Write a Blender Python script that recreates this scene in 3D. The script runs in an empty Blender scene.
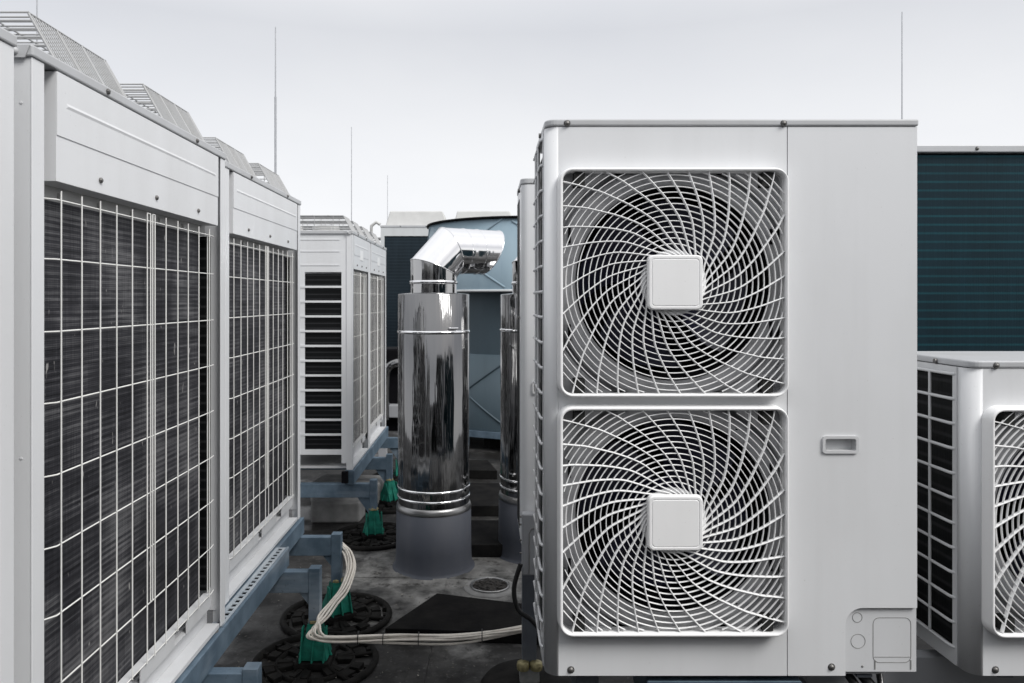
import bpy, bmesh, math, random
from math import pi, sin, cos, radians
from mathutils import Vector, Matrix
random.seed(7)
scn = bpy.context.scene
COL = scn.collection
SIZE = 1.0
EYE = 1.83                      # camera height above the roof; z values below are relative to the eye

# ------------------------------------------------------------------ mesh builder
class MB:
    def __init__(s): s.v = []; s.f = []; s.sm = []
    def add(s, vs, fs, smooth=False):
        o = len(s.v); s.v += [tuple(p) for p in vs]
        s.f += [tuple(i + o for i in f) for f in fs]; s.sm += [smooth] * len(fs)
    def box(s, x0, x1, y0, y1, z0, z1):
        x0, x1 = min(x0, x1), max(x0, x1); y0, y1 = min(y0, y1), max(y0, y1); z0, z1 = min(z0, z1), max(z0, z1)
        s.add([(x0,y0,z0),(x1,y0,z0),(x1,y1,z0),(x0,y1,z0),(x0,y0,z1),(x1,y0,z1),(x1,y1,z1),(x0,y1,z1)],
              [(0,3,2,1),(4,5,6,7),(0,1,5,4),(1,2,6,5),(2,3,7,6),(3,0,4,7)])
        return s
    def tube(s, pts, r, n=8, caps=True, closed=False):
        pts = [Vector(p) for p in pts]; N = len(pts); rings = []
        up = None; vs = []
        for i in range(N):
            if closed: t = (pts[(i+1) % N] - pts[i-1]).normalized()
            elif i == 0: t = (pts[1]-pts[0]).normalized()
            elif i == N-1: t = (pts[-1]-pts[-2]).normalized()
            else: t = ((pts[i+1]-pts[i]).normalized() + (pts[i]-pts[i-1]).normalized()).normalized()
            if up is None:
                up = Vector((0,0,1)) if abs(t.z) < .9 else Vector((1,0,0))
            a = (up - t*up.dot(t)).normalized(); b = t.cross(a); up = a
            rr = r[i] if isinstance(r, (list, tuple)) else r
            vs += [pts[i] + (a*cos(2*pi*k/n) + b*sin(2*pi*k/n))*rr for k in range(n)]
        fs = []
        M = N if closed else N-1
        for i in range(M):
            j = (i+1) % N
            for k in range(n):
                fs.append((i*n+k, i*n+(k+1) % n, j*n+(k+1) % n, j*n+k))
        s.add(vs, fs, True)
        if caps and not closed:
            s.add(vs[:n], [tuple(range(n))[::-1]]); s.add(vs[-n:], [tuple(range(n))])
        return s
    def lathe(s, prof, n=48, c=(0,0,0), axis='z', capend=False):
        vs = []; fs = []
        for (r, h) in prof:
            for k in range(n):
                a = 2*pi*k/n
                if axis == 'z': vs.append((c[0]+r*cos(a), c[1]+r*sin(a), c[2]+h))
                else: vs.append((c[0]+r*cos(a), c[1]+h, c[2]-r*sin(a)))
        for i in range(len(prof)-1):
            for k in range(n):
                fs.append((i*n+k, i*n+(k+1) % n, (i+1)*n+(k+1) % n, (i+1)*n+k))
        s.add(vs, fs, True)
        if capend:
            o = (len(prof)-1)*n; s.add(vs[o:], [tuple(range(n))])
        return s
    def prism(s, poly, lo, hi, axis='z'):
        n = len(poly)
        def P(u, w, h): return (u, w, h) if axis == 'z' else ((u, h, w) if axis == 'y' else (h, u, w))
        vs = [P(u, w, lo) for u, w in poly] + [P(u, w, hi) for u, w in poly]
        fs = [tuple(range(n))[::-1], tuple(range(n, 2*n))] + [(k, (k+1) % n, n+(k+1) % n, n+k) for k in range(n)]
        s.add(vs, fs); return s
    def plate(s, outer, holes, y0, y1):
        """flat XZ plate with holes, front at y0, back at y1"""
        bm = bmesh.new(); E = []
        loops = [outer] + holes
        for L in loops:
            vv = [bm.verts.new((u, 0, w)) for u, w in L]
            for k in range(len(vv)): E.append(bm.edges.new((vv[k], vv[(k+1) % len(vv)])))
        bmesh.ops.triangle_fill(bm, edges=E, use_beauty=True, use_dissolve=False)
        bm.verts.index_update()
        vs = [v.co.copy() for v in bm.verts]
        tris = [[v.index for v in f.verts] for f in bm.faces]; bm.free()
        A = [(v.x, y0, v.z) for v in vs]; B = [(v.x, y1, v.z) for v in vs]
        T = []
        for t in tris:
            a, b, c = (vs[i] for i in t)
            if (b-a).cross(c-a).y > 0: t = t[::-1]
            T.append(tuple(t))
        s.add(A, T); s.add(B, [t[::-1] for t in T])
        for L in loops:
            n = len(L)
            s.add([(u, y0, w) for u, w in L]+[(u, y1, w) for u, w in L], [(k, (k+1) % n, n+(k+1) % n, n+k) for k in range(n)])
        return s
    def islands(s):
        p = list(range(len(s.v)))
        def f(i):
            while p[i] != i: p[i] = p[p[i]]; i = p[i]
            return i
        key = {}
        for i, v in enumerate(s.v):
            k = tuple(round(c, 5) for c in v)
            if k in key: p[f(i)] = f(key[k])
            else: key[k] = i
        for fc in s.f:
            for i in fc[1:]: p[f(i)] = f(fc[0])
        out = {}
        for fc, sm in zip(s.f, s.sm):
            b = out.setdefault(f(fc[0]), (MB(), {})); m, mp = b; nf = []
            for i in fc:
                if i not in mp: mp[i] = len(m.v); m.v.append(s.v[i])
                nf.append(mp[i])
            m.f.append(tuple(nf)); m.sm.append(sm)
        return [b[0] for b in out.values()]
    def build_each(s, name, mat, parent, **kw):
        return [m.build(name, mat, parent, **kw) for m in s.islands()]
    def build(s, name, mat, parent=None, loc=None, bevel=0, seg=2, fix=True):
        if SIZE != 1: s.v = [(a*SIZE, b*SIZE, c*SIZE) for a, b, c in s.v]
        me = bpy.data.meshes.new(name); me.from_pydata(s.v, [], s.f)
        me.polygons.foreach_set('use_smooth', s.sm)
        if fix:
            bm = bmesh.new(); bm.from_mesh(me); bmesh.ops.recalc_face_normals(bm, faces=bm.faces); bm.to_mesh(me); bm.free()
        me.materials.append(M[mat]); me.update()
        o = bpy.data.objects.new(name, me); COL.objects.link(o)
        if parent: o.parent = parent
        if loc: o.location = (loc[0], loc[1], loc[2]+EYE) if not parent else loc
        if bevel:
            m = o.modifiers.new('bevel', 'BEVEL'); m.width = bevel; m.segments = seg; m.limit_method = 'ANGLE'; m.angle_limit = radians(40)
        return o

def thing(name, label, cat, loc=(0,0,0), rz=0, group=None):
    o = bpy.data.objects.new(name, None); COL.objects.link(o); o.empty_display_size = .1
    o.location = (loc[0], loc[1], loc[2]+EYE); o.rotation_euler = (0, 0, rz)
    return tag(o, label, cat, group)
def tag(o, label=None, cat=None, group=None, kind=None):
    for k, v in (('label', label), ('category', cat), ('group', group), ('kind', kind)):
        if v: o[k] = v
    return o
def copy_tree(o, parent=None):
    c = o.copy(); COL.objects.link(c); c.parent = parent
    for ch in list(o.children): copy_tree(ch, c)
    return c
def dup(o, loc, label, rz=None):
    c = copy_tree(o); c.location = (loc[0], loc[1], loc[2]+EYE); c['label'] = label
    if rz is not None: c.rotation_euler = (0, 0, rz)
    return c
def rrect(x0, x1, z0, z1, r, n=6):
    out = []
    for cx, cz, a0 in ((x1-r, z1-r, 0), (x0+r, z1-r, 90), (x0+r, z0+r, 180), (x1-r, z0+r, 270)):
        for k in range(n+1):
            a = radians(a0+90*k/n); out.append((cx+r*cos(a), cz+r*sin(a)))
    return out

# ------------------------------------------------------------------ materials
M = {}
class NT:
    def __init__(s, name):
        m = bpy.data.materials.new(name); m.use_nodes = True; s.m = m; s.nt = m.node_tree
        s.b = s.nt.nodes['Principled BSDF']; M[name] = m
        s.tc = s.nt.nodes.new('ShaderNodeTexCoord')
    def n(s, t, **kw):
        x = s.nt.nodes.new(t)
        for k, v in kw.items():
            if k.startswith('i_'): x.inputs[k[2:].replace('_', ' ')].default_value = v
            else: setattr(x, k, v)
        return x
    def l(s, a, b): s.nt.links.new(a, b)
    def noise(s, scale, detail=4, stretch=(1,1,1), rough=.55, coord='Object'):
        mp = s.n('ShaderNodeMapping'); mp.inputs['Scale'].default_value = stretch
        s.l(s.tc.outputs[coord], mp.inputs['Vector'])
        x = s.n('ShaderNodeTexNoise'); x.inputs['Scale'].default_value = scale; x.inputs['Detail'].default_value = detail; x.inputs['Roughness'].default_value = rough
        s.l(mp.outputs[0], x.inputs['Vector']); return x.outputs['Fac']
    def ramp(s, fac, stops):
        r = s.n('ShaderNodeValToRGB'); e = r.color_ramp.elements
        while len(e) < len(stops): e.new(.5)
        for k, (p, c) in enumerate(stops):
            e[k].position = p; e[k].color = (c, c, c, 1) if isinstance(c, (int, float)) else (*c, 1)
        s.l(fac, r.inputs[0]); return r.outputs[0]
    def mix(s, fac, a, b, blend='MIX'):
        x = s.n('ShaderNodeMix', data_type='RGBA', blend_type=blend)
        for k, v in ((0, fac), (6, a), (7, b)):
            if hasattr(v, 'is_linked'): s.l(v, x.inputs[k])
            elif k == 0: x.inputs[0].default_value = v
            else: x.inputs[k].default_value = (*v, 1)
        return x.outputs[2]
    def math(s, op, a, b=0, clamp=False):
        x = s.n('ShaderNodeMath', operation=op, use_clamp=clamp)
        for k, v in ((0, a), (1, b)):
            if hasattr(v, 'is_linked'): s.l(v, x.inputs[k])
            else: x.inputs[k].default_value = v
        return x.outputs[0]
    def bump(s, h, strength=.2, dist=.002):
        x = s.n('ShaderNodeBump'); x.inputs['Strength'].default_value = strength; x.inputs['Distance'].default_value = dist
        s.l(h, x.inputs['Height']); s.l(x.outputs[0], s.b.inputs['Normal']); return x
    def set(s, col=None, rough=None, metal=None, spec=None, coat=None):
        for k, v in (('Base Color', col), ('Roughness', rough), ('Metallic', metal), ('Specular IOR Level', spec), ('Coat Weight', coat)):
            if v is None: continue
            if hasattr(v, 'is_linked'): s.l(v, s.b.inputs[k])
            else: s.b.inputs[k].default_value = (*v, 1) if isinstance(v, tuple) else v
        return s

def paint(name, col, rough=.38, dirt=.12, scale=3, dcol=(.30,.29,.27)):
    t = NT(name)
    n1 = t.noise(scale, 6, (1,1,.35)); n2 = t.noise(60, 3)
    n4 = t.noise(16, 4, (1,1,.045)); n5 = t.noise(1.3, 3)
    f = t.math('MULTIPLY', t.math('ADD', t.ramp(n1, [(.42, 0.), (.8, 1.)]), t.ramp(n4, [(.52, 0.), (.8, .35)])), dirt)
    c = t.mix(f, col, dcol)
    g = t.noise(140, 2); c = t.mix(t.ramp(g, [(.70, 0.), (.76, .25)]), c, dcol)
    t.set(c, t.math('ADD', t.math('MULTIPLY', n1, .16), rough-.08), spec=.4)
    t.bump(t.math('ADD', t.math('MULTIPLY', n2, .06), t.math('ADD', t.math('MULTIPLY', n5, 2.2), t.math('MULTIPLY', n4, .05))), .45, .004); return t
paint('paint_white', (.70,.71,.725), .36, .18)
paint('paint_grey_white', (.62,.63,.645), .4, .28)
paint('paint_grille', (.87,.872,.875), .33, .06, 8)
paint('paint_lid', (.47,.48,.495), .42, .30, 5)
paint('wire_white', (.80,.80,.78), .35, .25, 12)
paint('wire_grey', (.38,.385,.39), .45, .35, 12)
paint('box_grey', (.30,.31,.33), .5, .2)
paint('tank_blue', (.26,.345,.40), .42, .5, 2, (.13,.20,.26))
paint('tank_blue_shaded', (.060,.088,.108), .5, .5, 2, (.03,.045,.055))  # darker copy of the tank blue; shade on the lower shell put into the colour
paint('pvc_grey', (.045,.051,.066), .65, .35, 4, (.10,.10,.11))
paint('cable_cream', (.66,.62,.56), .45, .45, 25, (.30,.28,.26))
paint('far_white', (.62,.64,.65), .5, .3)

t = NT('coil_fins')      # dark aluminium fins with tube rows behind
sep = t.n('ShaderNodeSeparateXYZ'); t.l(t.tc.outputs['Object'], sep.inputs[0])
w1 = t.math('SINE', t.math('MULTIPLY', sep.outputs[2], 2*pi/.0165))
w2 = t.math('SINE', t.math('MULTIPLY', sep.outputs[2], 2*pi/.0054))
st = t.noise(9, 6, (1,.5,12)); fin = t.noise(300, 2, (1,1,.02)); big = t.noise(3.2, 5, (1,1,.7))
v = t.math('ADD', t.math('MULTIPLY', w1, .08), t.math('MULTIPLY', w2, .06))
v = t.math('ADD', v, t.math('MULTIPLY', st, .9)); v = t.math('ADD', v, t.math('MULTIPLY', fin, .35)); v = t.math('ADD', v, t.math('MULTIPLY', big, 1.1))
c = t.ramp(t.math('MULTIPLY', v, .54), [(.44, (.004,.0045,.006)), (.64, (.034,.034,.040)), (.84, (.17,.17,.176))])
spk = t.ramp(t.noise(38, 3, (1,1,.35)), [(.69, 0.), (.73, 1.)])
c = t.mix(t.math('MULTIPLY', spk, .7), c, (.42,.41,.40))
t.set(c, .6, .1, .2); t.bump(v, .3, .003)

def coil_tube(name, a, b, pitch):
    t = NT(name)
    sep = t.n('ShaderNodeSeparateXYZ'); t.l(t.tc.outputs['Object'], sep.inputs[0])
    w = t.math('SINE', t.math('MULTIPLY', sep.outputs[2], 2*pi/pitch))
    ln = t.ramp(t.math('ADD', t.math('MULTIPLY', w, .5), .5), [(.72, 0.), (1., .9)])
    n1 = t.noise(2.5, 6, (3,1,.6)); n2 = t.noise(220, 2, (1,1,.02)); n3 = t.noise(5, 4, (.6,.6,8))
    base = t.mix(t.ramp(n1, [(.3, 0.), (.75, 1.)]), a, tuple(x*.55 for x in a))
    f = t.math('MULTIPLY', ln, t.math('ADD', t.math('MULTIPLY', n3, .9), .1))
    c = t.mix(f, base, b); c = t.mix(t.math('MULTIPLY', n2, .5), c, tuple(x*.4 for x in a))
    t.set(c, .6, .0, .15); t.bump(n2, .4, .002)
coil_tube('coil_teal', (.006,.027,.040), (.012,.088,.110), .0325)
coil_tube('coil_slate', (.020,.032,.043), (.035,.055,.070), .05)
coil_tube('coil_black', (.006,.007,.008), (.055,.056,.06), .037)

for nm, cc, fr, st in (('chrome_half_dimmed', .42, 10, .7), ('chrome', .86, 6, .5), ('chrome_dimmed', .22, 13, .8)):  # same polished steel; dark surroundings put into jacket and neck, bright sky into elbow
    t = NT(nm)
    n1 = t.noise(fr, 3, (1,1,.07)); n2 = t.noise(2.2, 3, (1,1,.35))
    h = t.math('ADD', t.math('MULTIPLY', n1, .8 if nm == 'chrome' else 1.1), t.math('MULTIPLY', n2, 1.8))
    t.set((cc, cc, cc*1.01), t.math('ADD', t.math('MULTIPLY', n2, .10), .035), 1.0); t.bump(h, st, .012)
t = NT('chrome_dull')
n1 = t.noise(20, 4); t.set((.30,.30,.30), t.math('ADD', t.math('MULTIPLY', n1, .3), .2), 1.0)
t = NT('steel_blue')
n1 = t.noise(9, 6, (1,1,1)); n2 = t.noise(2.5, 4, (.5,.5,3)); n3 = t.noise(70, 2)
c = t.mix(t.ramp(n1, [(.35, 0.), (.7, 1.)]), (.085,.128,.172), (.16,.22,.28))
c = t.mix(t.ramp(n2, [(.55, 0.), (.75, .6)]), c, (.38,.42,.46))
c = t.mix(t.ramp(n3, [(.64, 0.), (.72, .5)]), c, (.08,.10,.12))
t.set(c, .5, .25, .4); t.bump(n1, .1, .002)
t = NT('steel_dark')
n1 = t.noise(14, 5); c = t.mix(n1, (.085,.095,.115), (.16,.175,.20)); t.set(c, .5, .4)
def simple(name, a, b, rough, scale=12, metal=0, bmp=.1, spec=.5):
    t = NT(name); n = t.noise(scale, 5); t.set(t.mix(t.ramp(n, [(.3, 0.), (.75, 1.)]), a, b), rough, metal, spec); t.bump(t.noise(scale*6, 3), bmp, .002)
simple('steel_pale', (.36,.41,.46), (.50,.54,.57), .5, 12, .3)
simple('rubber', (.004,.004,.0045), (.013,.0125,.012), .9, 9, 0, .5, .08)
simple('rubber_foot', (.004,.004,.004), (.016,.015,.014), .8, 15, 0, .4, .12)
simple('green_plastic', (.004,.075,.055), (.012,.19,.135), .6, 22, 0, .2, .2)
simple('brass', (.16,.14,.07), (.36,.32,.17), .5, 60, .5)
simple('inside_dark', (.003,.003,.004), (.007,.007,.009), .8, 6, 0, .1, .08)  # near-black; shade inside fan bores and openings put into the colour
simple('fan_plastic', (.007,.008,.024), (.013,.014,.04), .4, 6, 0, .1, .35)
simple('clip_grey', (.16,.165,.16), (.24,.24,.235), .6, 40)
simple('clip_dark', (.012,.013,.012), (.03,.03,.03), .7, 90, 0, .1, .2)
simple('screw_steel', (.10,.10,.10), (.22,.21,.20), .4, 60, .7)
simple('bell_grey', (.27,.275,.29), (.36,.36,.37), .5, 6)
simple('concrete', (.12,.12,.12), (.25,.25,.245), .85, 7, 0, .6)
simple('debris', (.006,.005,.005), (.045,.04,.035), .8, 40, 0, .6)
simple('litter', (.01,.009,.008), (.30,.29,.26), .9, 6, 0, .3, .1)
simple('rod_metal', (.36,.37,.39), (.46,.47,.49), .45, 10, .5)
simple('hood_beige', (.46,.46,.45), (.56,.56,.55), .55, 5)
simple('black_hose', (.008,.008,.009), (.02,.02,.02), .45, 20)

t = NT('roof_membrane')
a = t.noise(.9, 9, rough=.62); b_ = t.noise(5.5, 8, rough=.65); d = t.noise(34, 5); e = t.noise(1.7, 7, (1,.6,1), .6)
c = t.mix(t.ramp(b_, [(.33, 0.), (.70, 1.)]), (.006,.006,.0065), (.042,.041,.040))
wet = t.ramp(a, [(.47, 0.), (.56, 1.)])
c = t.mix(t.math('MULTIPLY', wet, .80), c, (.014,.0135,.013))
c = t.mix(t.ramp(e, [(.55, 0.), (.66, .8)]), c, (.010,.0095,.009))
c = t.mix(t.ramp(d, [(.60, 0.), (.75, .35)]), c, (.22,.215,.21))
vd = t.n('ShaderNodeVectorMath', operation='DISTANCE'); vd.inputs[1].default_value = (-.05, 4.95, 0); t.l(t.tc.outputs['Object'], vd.inputs[0])
dd = t.math('ADD', vd.outputs['Value'], t.math('MULTIPLY', t.math('SUBTRACT', t.noise(2.2, 8, rough=.7), .5), 2.4))
fade = t.ramp(t.math('MULTIPLY', dd, .5), [(.30, 1.), (.52, 0.)])  # darker away from the ducts; shade under the rows put into the colour
c = t.mix(t.math('MULTIPLY', fade, .75), c, t.mix(t.ramp(b_, [(.35, 0.), (.65, 1.)]), (.055,.055,.054), (.28,.278,.27)))
c = t.mix(t.ramp(t.noise(9, 8, rough=.75), [(.55, 0.), (.63, .85)]), c, (.012,.011,.010))
t.set(c, t.ramp(wet, [(0., .8), (1., .3)]), 0, .3); t.bump(t.math('ADD', b_, t.math('MULTIPLY', d, .5)), .35, .006)

# ------------------------------------------------------------------ setting
g = MB(); S = 40
g.add([(-S,-S,0),(S,-S,0),(S,S,0),(-S,S,0)], [(0,1,2,3)])
tag(g.build('roof_surface', 'roof_membrane', None, (0,0,-EYE)), kind='structure')

for k, (x0, y0, x1, y1) in enumerate(((-3, 4.95, 3, 4.80), (-.42, .8, -.18, 9.0), (.55, 4.6, .75, 12))):
    m = MB(); d = Vector((x1-x0, y1-y0, 0)).normalized(); n_ = Vector((-d.y, d.x, 0))*.045
    a_, b_2 = Vector((x0, y0, 0)), Vector((x1, y1, 0)); z_ = Vector((0, 0, .004+.002*k))
    m.prism([((a_-n_).x, (a_-n_).y), ((b_2-n_).x, (b_2-n_).y), ((b_2+n_).x, (b_2+n_).y), ((a_+n_).x, (a_+n_).y)], -.001, .004+.0015*k)
    tag(m.build('roof_lap', 'roof_membrane', None, (0,0,-EYE)), kind='structure')
m = MB(); rl = random.Random(5)
for k in range(900):
    x = rl.gauss(-.65, .45); y = rl.uniform(3.1, 8.5); s_ = rl.uniform(.003, .012)
    rot = Matrix.Rotation(rl.uniform(0,6),3,'Z') @ Matrix.Rotation(rl.uniform(-.5,.5),3,'X')
    m.add([Vector((x, y, .006+s_*.5))+(rot @ Vector(q))*s_ for q in ((-1,0,0),(-.2,-.5,.2),(1,0,.1),(.2,.5,.2))], [(0,1,2,3)])
tag(m.build('leaf_litter', 'litter', None, (0,0,-EYE), fix=False), 'scattered dark and pale leaf bits and grit on the roof around the pedestals', 'litter', kind='stuff')

# ------------------------------------------------------------------ row units
def make_row_unit(W=1.223, H=1.829, D=.77):
    root = thing('rooftop_condenser', 'x', 'air conditioner', group='condensers standing in the left row')
    s = W/1.223
    for (px, py) in ((0, 0), (0, W), (-D, 0), (-D, W)):
        m = MB(); sx = -1 if px == 0 else 1; sy = 1 if py == 0 else -1
        x0, x1 = sorted((px, px+sx*.05)); y0, y1 = sorted((py, py+sy*.046))
        # L-section post
        if px == 0: m.box(x1-.004, x1, y0, y1, 0, H-.027)
        else: m.box(x0, x0+.004, y0, y1, 0, H-.027)
        yy = (y0+.0015, y0+.0055) if sy == 1 else (y1-.0055, y1-.0015)
        m.box(x0+.004, x1-.004, yy[0], yy[1], 0, H-.027)
        for zz in (.10, .9, 1.70): 
            m.lathe([(.0001,-.0),( .004,-.001),(.004,.0)], 8, ((x0+x1)/2, yy[0]-.001, zz), 'y')
        m.build('post', 'paint_white', root, bevel=.0012, seg=1)
    m = MB(); m.box(-D-.004, .005, -.005, W+.005, H-.026, H)
    lid = m.build('lid', 'paint_lid', root, bevel=.004)
    m = MB()
    for yy in (.32*s, .93*s):
        m.lathe([(.0001,0),(.0075,0),(.0085,.004),(.0085,.0055)], 10, (0,0,0), 'y') if False else m.add(
            [(.005+h, yy+r*cos(2*pi*k/8), H-.014+r*sin(2*pi*k/8)) for (r, h) in ((.008,0),(.008,.004),(.004,.007)) for k in range(8)],
            [(i*8+k, i*8+(k+1) % 8, (i+1)*8+(k+1) % 8, (i+1)*8+k) for i in range(2) for k in range(8)]+[tuple(range(16,24))])
    m.build_each('screw', 'screw_steel', lid)
    m = MB(); m.prism([(-.052,-.030),(-.012,-.030),(.0,-.002),(-.052,-.002)], -.0085, -.0055, 'y')
    m.lathe([(.0001,-.008),(.006,-.008),(.009,-.003),(.009,0)], 10, (-.034,-.0085,-.016), 'y')
    m.build('corner_bracket', 'paint_lid', lid, (0,0,H))
    # header panel
    y0, y1 = .092*s, W-.079*s; z0 = 1.538; z1 = H-.030
    m = MB(); m.box(-.06, .001, y0, y1, z0, z1); m.box(.0012, .0032, y0, y1, 1.647, z1)
    hp = m.build('header_panel', 'paint_white', root, bevel=.003)
    m = MB()
    for zz, hh, oo in ((1.726, .007, .0022),):
        m.prism([(.0005, zz-hh), (.0005+oo, zz), (.0005, zz+hh*.4)], y0+.035, y1-.03, 'y') if False else m.add(
            [(.0030, y0+.035, zz-hh), (.003+oo, y0+.045, zz), (.0030, y0+.035, zz+hh), (.0030, y1-.03, zz-hh), (.003+oo, y1-.04, zz), (.0030, y1-.03, zz+hh)],
            [(0,1,4,3),(1,2,5,4),(0,2,1),(3,4,5)])
    m.build('ridge', 'paint_white', hp, fix=True)
    m = MB()
    for yy in (.29*s, .62*s, .95*s):
        m.add([(.001+h, yy+r*cos(2*pi*k/8), 1.572+r*sin(2*pi*k/8)) for (r, h) in ((.0075,0),(.0075,.004),(.004,.007)) for k in range(8)],
              [(i*8+k, i*8+(k+1) % 8, (i+1)*8+(k+1) % 8, (i+1)*8+k) for i in range(2) for k in range(8)]+[tuple(range(16,24))])
    m.build_each('screw', 'screw_steel', hp)
    # coil
    m = MB(); m.box(-D+.06, -.055, .135, W-.115, .14, 1.50); m.box(-D+.06, -.12, .05, W-.05, .14, 1.50)
    m.build('coil', 'coil_fins', root)
    m = MB(); m.box(-.075, -.060, .05, W-.05, 1.502, 1.60)
    for k in range(5): m.box(-.060, -.054, .2+k*.19*s, .23+k*.19*s, 1.508, 1.525)
    m.build('coil_rail', 'hood_beige', root)
    # wire guard
    m = MB(); x = -.010
    ys = [.131,.222,.312,.399,.49,.584,.606,.636,.715,.806,.892,.986,1.086]
    zt = 1.520
    for k, yy in enumerate(ys):
        m.tube([(x, yy*s, .15 if k not in (6,) else .33), (x, yy*s, zt)], .0021, 6)
    m.tube([(x, .584*s, zt), (x, .606*s, zt)], .0021, 6); m.tube([(x, .62*s, .33), (x, .62*s, zt)], .0021, 6); m.tube([(x, .62*s, zt), (x, .636*s, zt)], .0021, 6)
    m.tube([(-.035, .078*s, .15), (-.035, .078*s, zt-.01)], .0021, 6)
    m.tube([(-.035, W-.09*s, .15), (-.035, W-.09*s, zt-.01)], .0021, 6)
    for zz in (1.498,1.354,1.18,1.009,.835,.663,.496,.325,.152):
        m.tube([(-.055, .05*s, zz), (-.044, .075*s, zz), (x-.004, .118*s, zz), (x-.004, W-.11*s, zz), (x-.008, W-.075*s, zz)], .0021, 6)
    m.build('wire_guard', 'wire_white', root)
    # base
    m = MB(); m.box(-D, -.002, .055, W-.055, .001, .016); m.box(-.06, -.052, .05, W-.05, .017, .10)
    m.box(-.046, -.018, .10, W-.10, .145, .149)
    for (a, b) in ((.10,.50),(.56,.80),(.90,W-.10)): m.box(-.022, -.018, a*s if a<.2 else a, b, .098, .144)
    m.box(-.045, -.022, .10, W-.10, .094, .098)
    m.build('base_tray', 'paint_grey_white', root)
    # slotted end panels, one each end
    for e in (0, 1):
        m = MB(); yy0, yy1 = (.0075, .0125) if e == 0 else (W-.0125, W-.0075)
        xa, xb = -D+.085, -.085
        m.box(-D+.006, -.006, yy0, yy1, 1.512, H-.027); m.box(-D+.006, xa, yy0, yy1, .05, 1.512); m.box(xb, -.006, yy0, yy1, .05, 1.512)
        m.box(xa, xb, yy0, yy1, .115, .156); m.box((xa+xb)/2-.02, (xa+xb)/2+.02, yy0, yy1, .156, 1.512)
        for k in range(1, 12):
            z = .156+(1.512-.156)*k/12; m.box(xa, xb, yy0-.004, yy1, z-.008, z+.008)
        for z in (1.565, 1.67, 1.76): m.box(-D+.1, -.1, yy0-.003, yy0-.0005, z-.004, z+.004)
        m.build('end_panel', 'paint_white', root)
    m = MB(); m.box(-D+.05, -.05, .018, .05, .14, 1.50); m.box(-D+.05, -.05, W-.05, W-.018, .14, 1.50)
    m.build_each('end_coil', 'coil_black', root)
    # fan guards
    for yc in (.306*s, .90*s):
        m = MB(); a = .18*s; xo, xi = -.018, -D+.018; h = .120; sl = .068
        ya, yb = yc-a, yc+a; zb = H
        n = 28
        for k in range(n+1):
            y = ya+(yb-ya)*k/n; thick = .0034 if k % 9 == 0 or k == n else .0018
            for (xx, sg) in ((xo, -1), (xi, 1)):
                m.tube([(xx, y, zb), (xx+sg*sl, y, zb+h)], thick, 5, False)
        for (xx, sg) in ((xo, -1), (xi, 1)):
            for q in (0, 1): m.tube([(xx+sg*sl*q, ya, zb+h*q+.002), (xx+sg*sl*q, yb, zb+h*q+.002)], .0024, 6)
        for y in (ya, yb):
            for k in range(7):
                q = k/6; m.tube([(xo-sl*q, y, zb+.003+h*q), (xi+sl*q, y, zb+.003+h*q)], .0026, 6)
            for k in range(1, 5):
                xx = xo+(xi-xo)*k/5; m.tube([(xx, y, zb), (xx, y, zb+h)], .0026, 6)
        for k in range(13):
            y = ya+(yb-ya)*k/12; m.tube([(xo-sl, y, zb+h+.003), (xi+sl, y, zb+h+.003)], .0024, 6)
        for k in range(1, 5):
            xx = (xo-sl)+((xi+sl)-(xo-sl))*k/5; m.tube([(xx, ya, zb+h+.006), (xx, yb, zb+h+.006)], .0026, 6)
        m.build('fan_guard', 'wire_grey', root)
        m = MB(); m.lathe([(a*.92,0),(a*.86,.05),(a*.84,.05),(a*.84,0)], 32, (-D*.32, yc, H)); m.lathe([(a*.92,0),(a*.86,.05),(a*.84,.05),(a*.84,0)], 32, (-D*.70, yc, H))
        m.build_each('fan_collar', 'hood_beige', root)
    return root

u1 = make_row_unit()
u1.location = (-1.02, 1.654, -1.256+EYE)
u1['label'] = 'tall condenser filling the left foreground, wire guard over its dusty dark coil'
ul = [(-1.02, 1.591-1.223, -1.256, 'white condenser cut off by the left edge of the photo, only its end post showing'),
      (-1.073, 3.03, -1.256, 'second tall off-white condenser, behind the foreground one above the perforated blue beam')]
for x, y, z, lb in ul: dup(u1, (x, y, z), lb)
# unseen neighbour added behind the camera for the polished duct to reflect
dup(u1, (-1.02, -.95, -1.256), 'white condenser added to the left row beside the viewer, unseen, for reflections')
u3 = make_row_unit(.815); u3.location = (-1.02, 5.62, -1.298+EYE)
u3['label'] = 'distant narrow condenser whose slotted black end panel faces the viewer'
u4 = make_row_unit(1.075); u4.location = (-1.02, 6.44, -1.298+EYE)
u4['label'] = 'last condenser of the left row, directly behind the one with the slotted end panel'
for u in (u3, u4):
    m = MB(); hw = .11
    yc = .5*(.815 if u is u3 else 1.075)
    m.box(.0015, .004, yc-hw*.6, yc+hw*.6, 1.62, 1.70)
    m.build('name_plate', 'paint_grille', [c for c in u.children if c.name.startswith('header_panel')][0])

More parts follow.
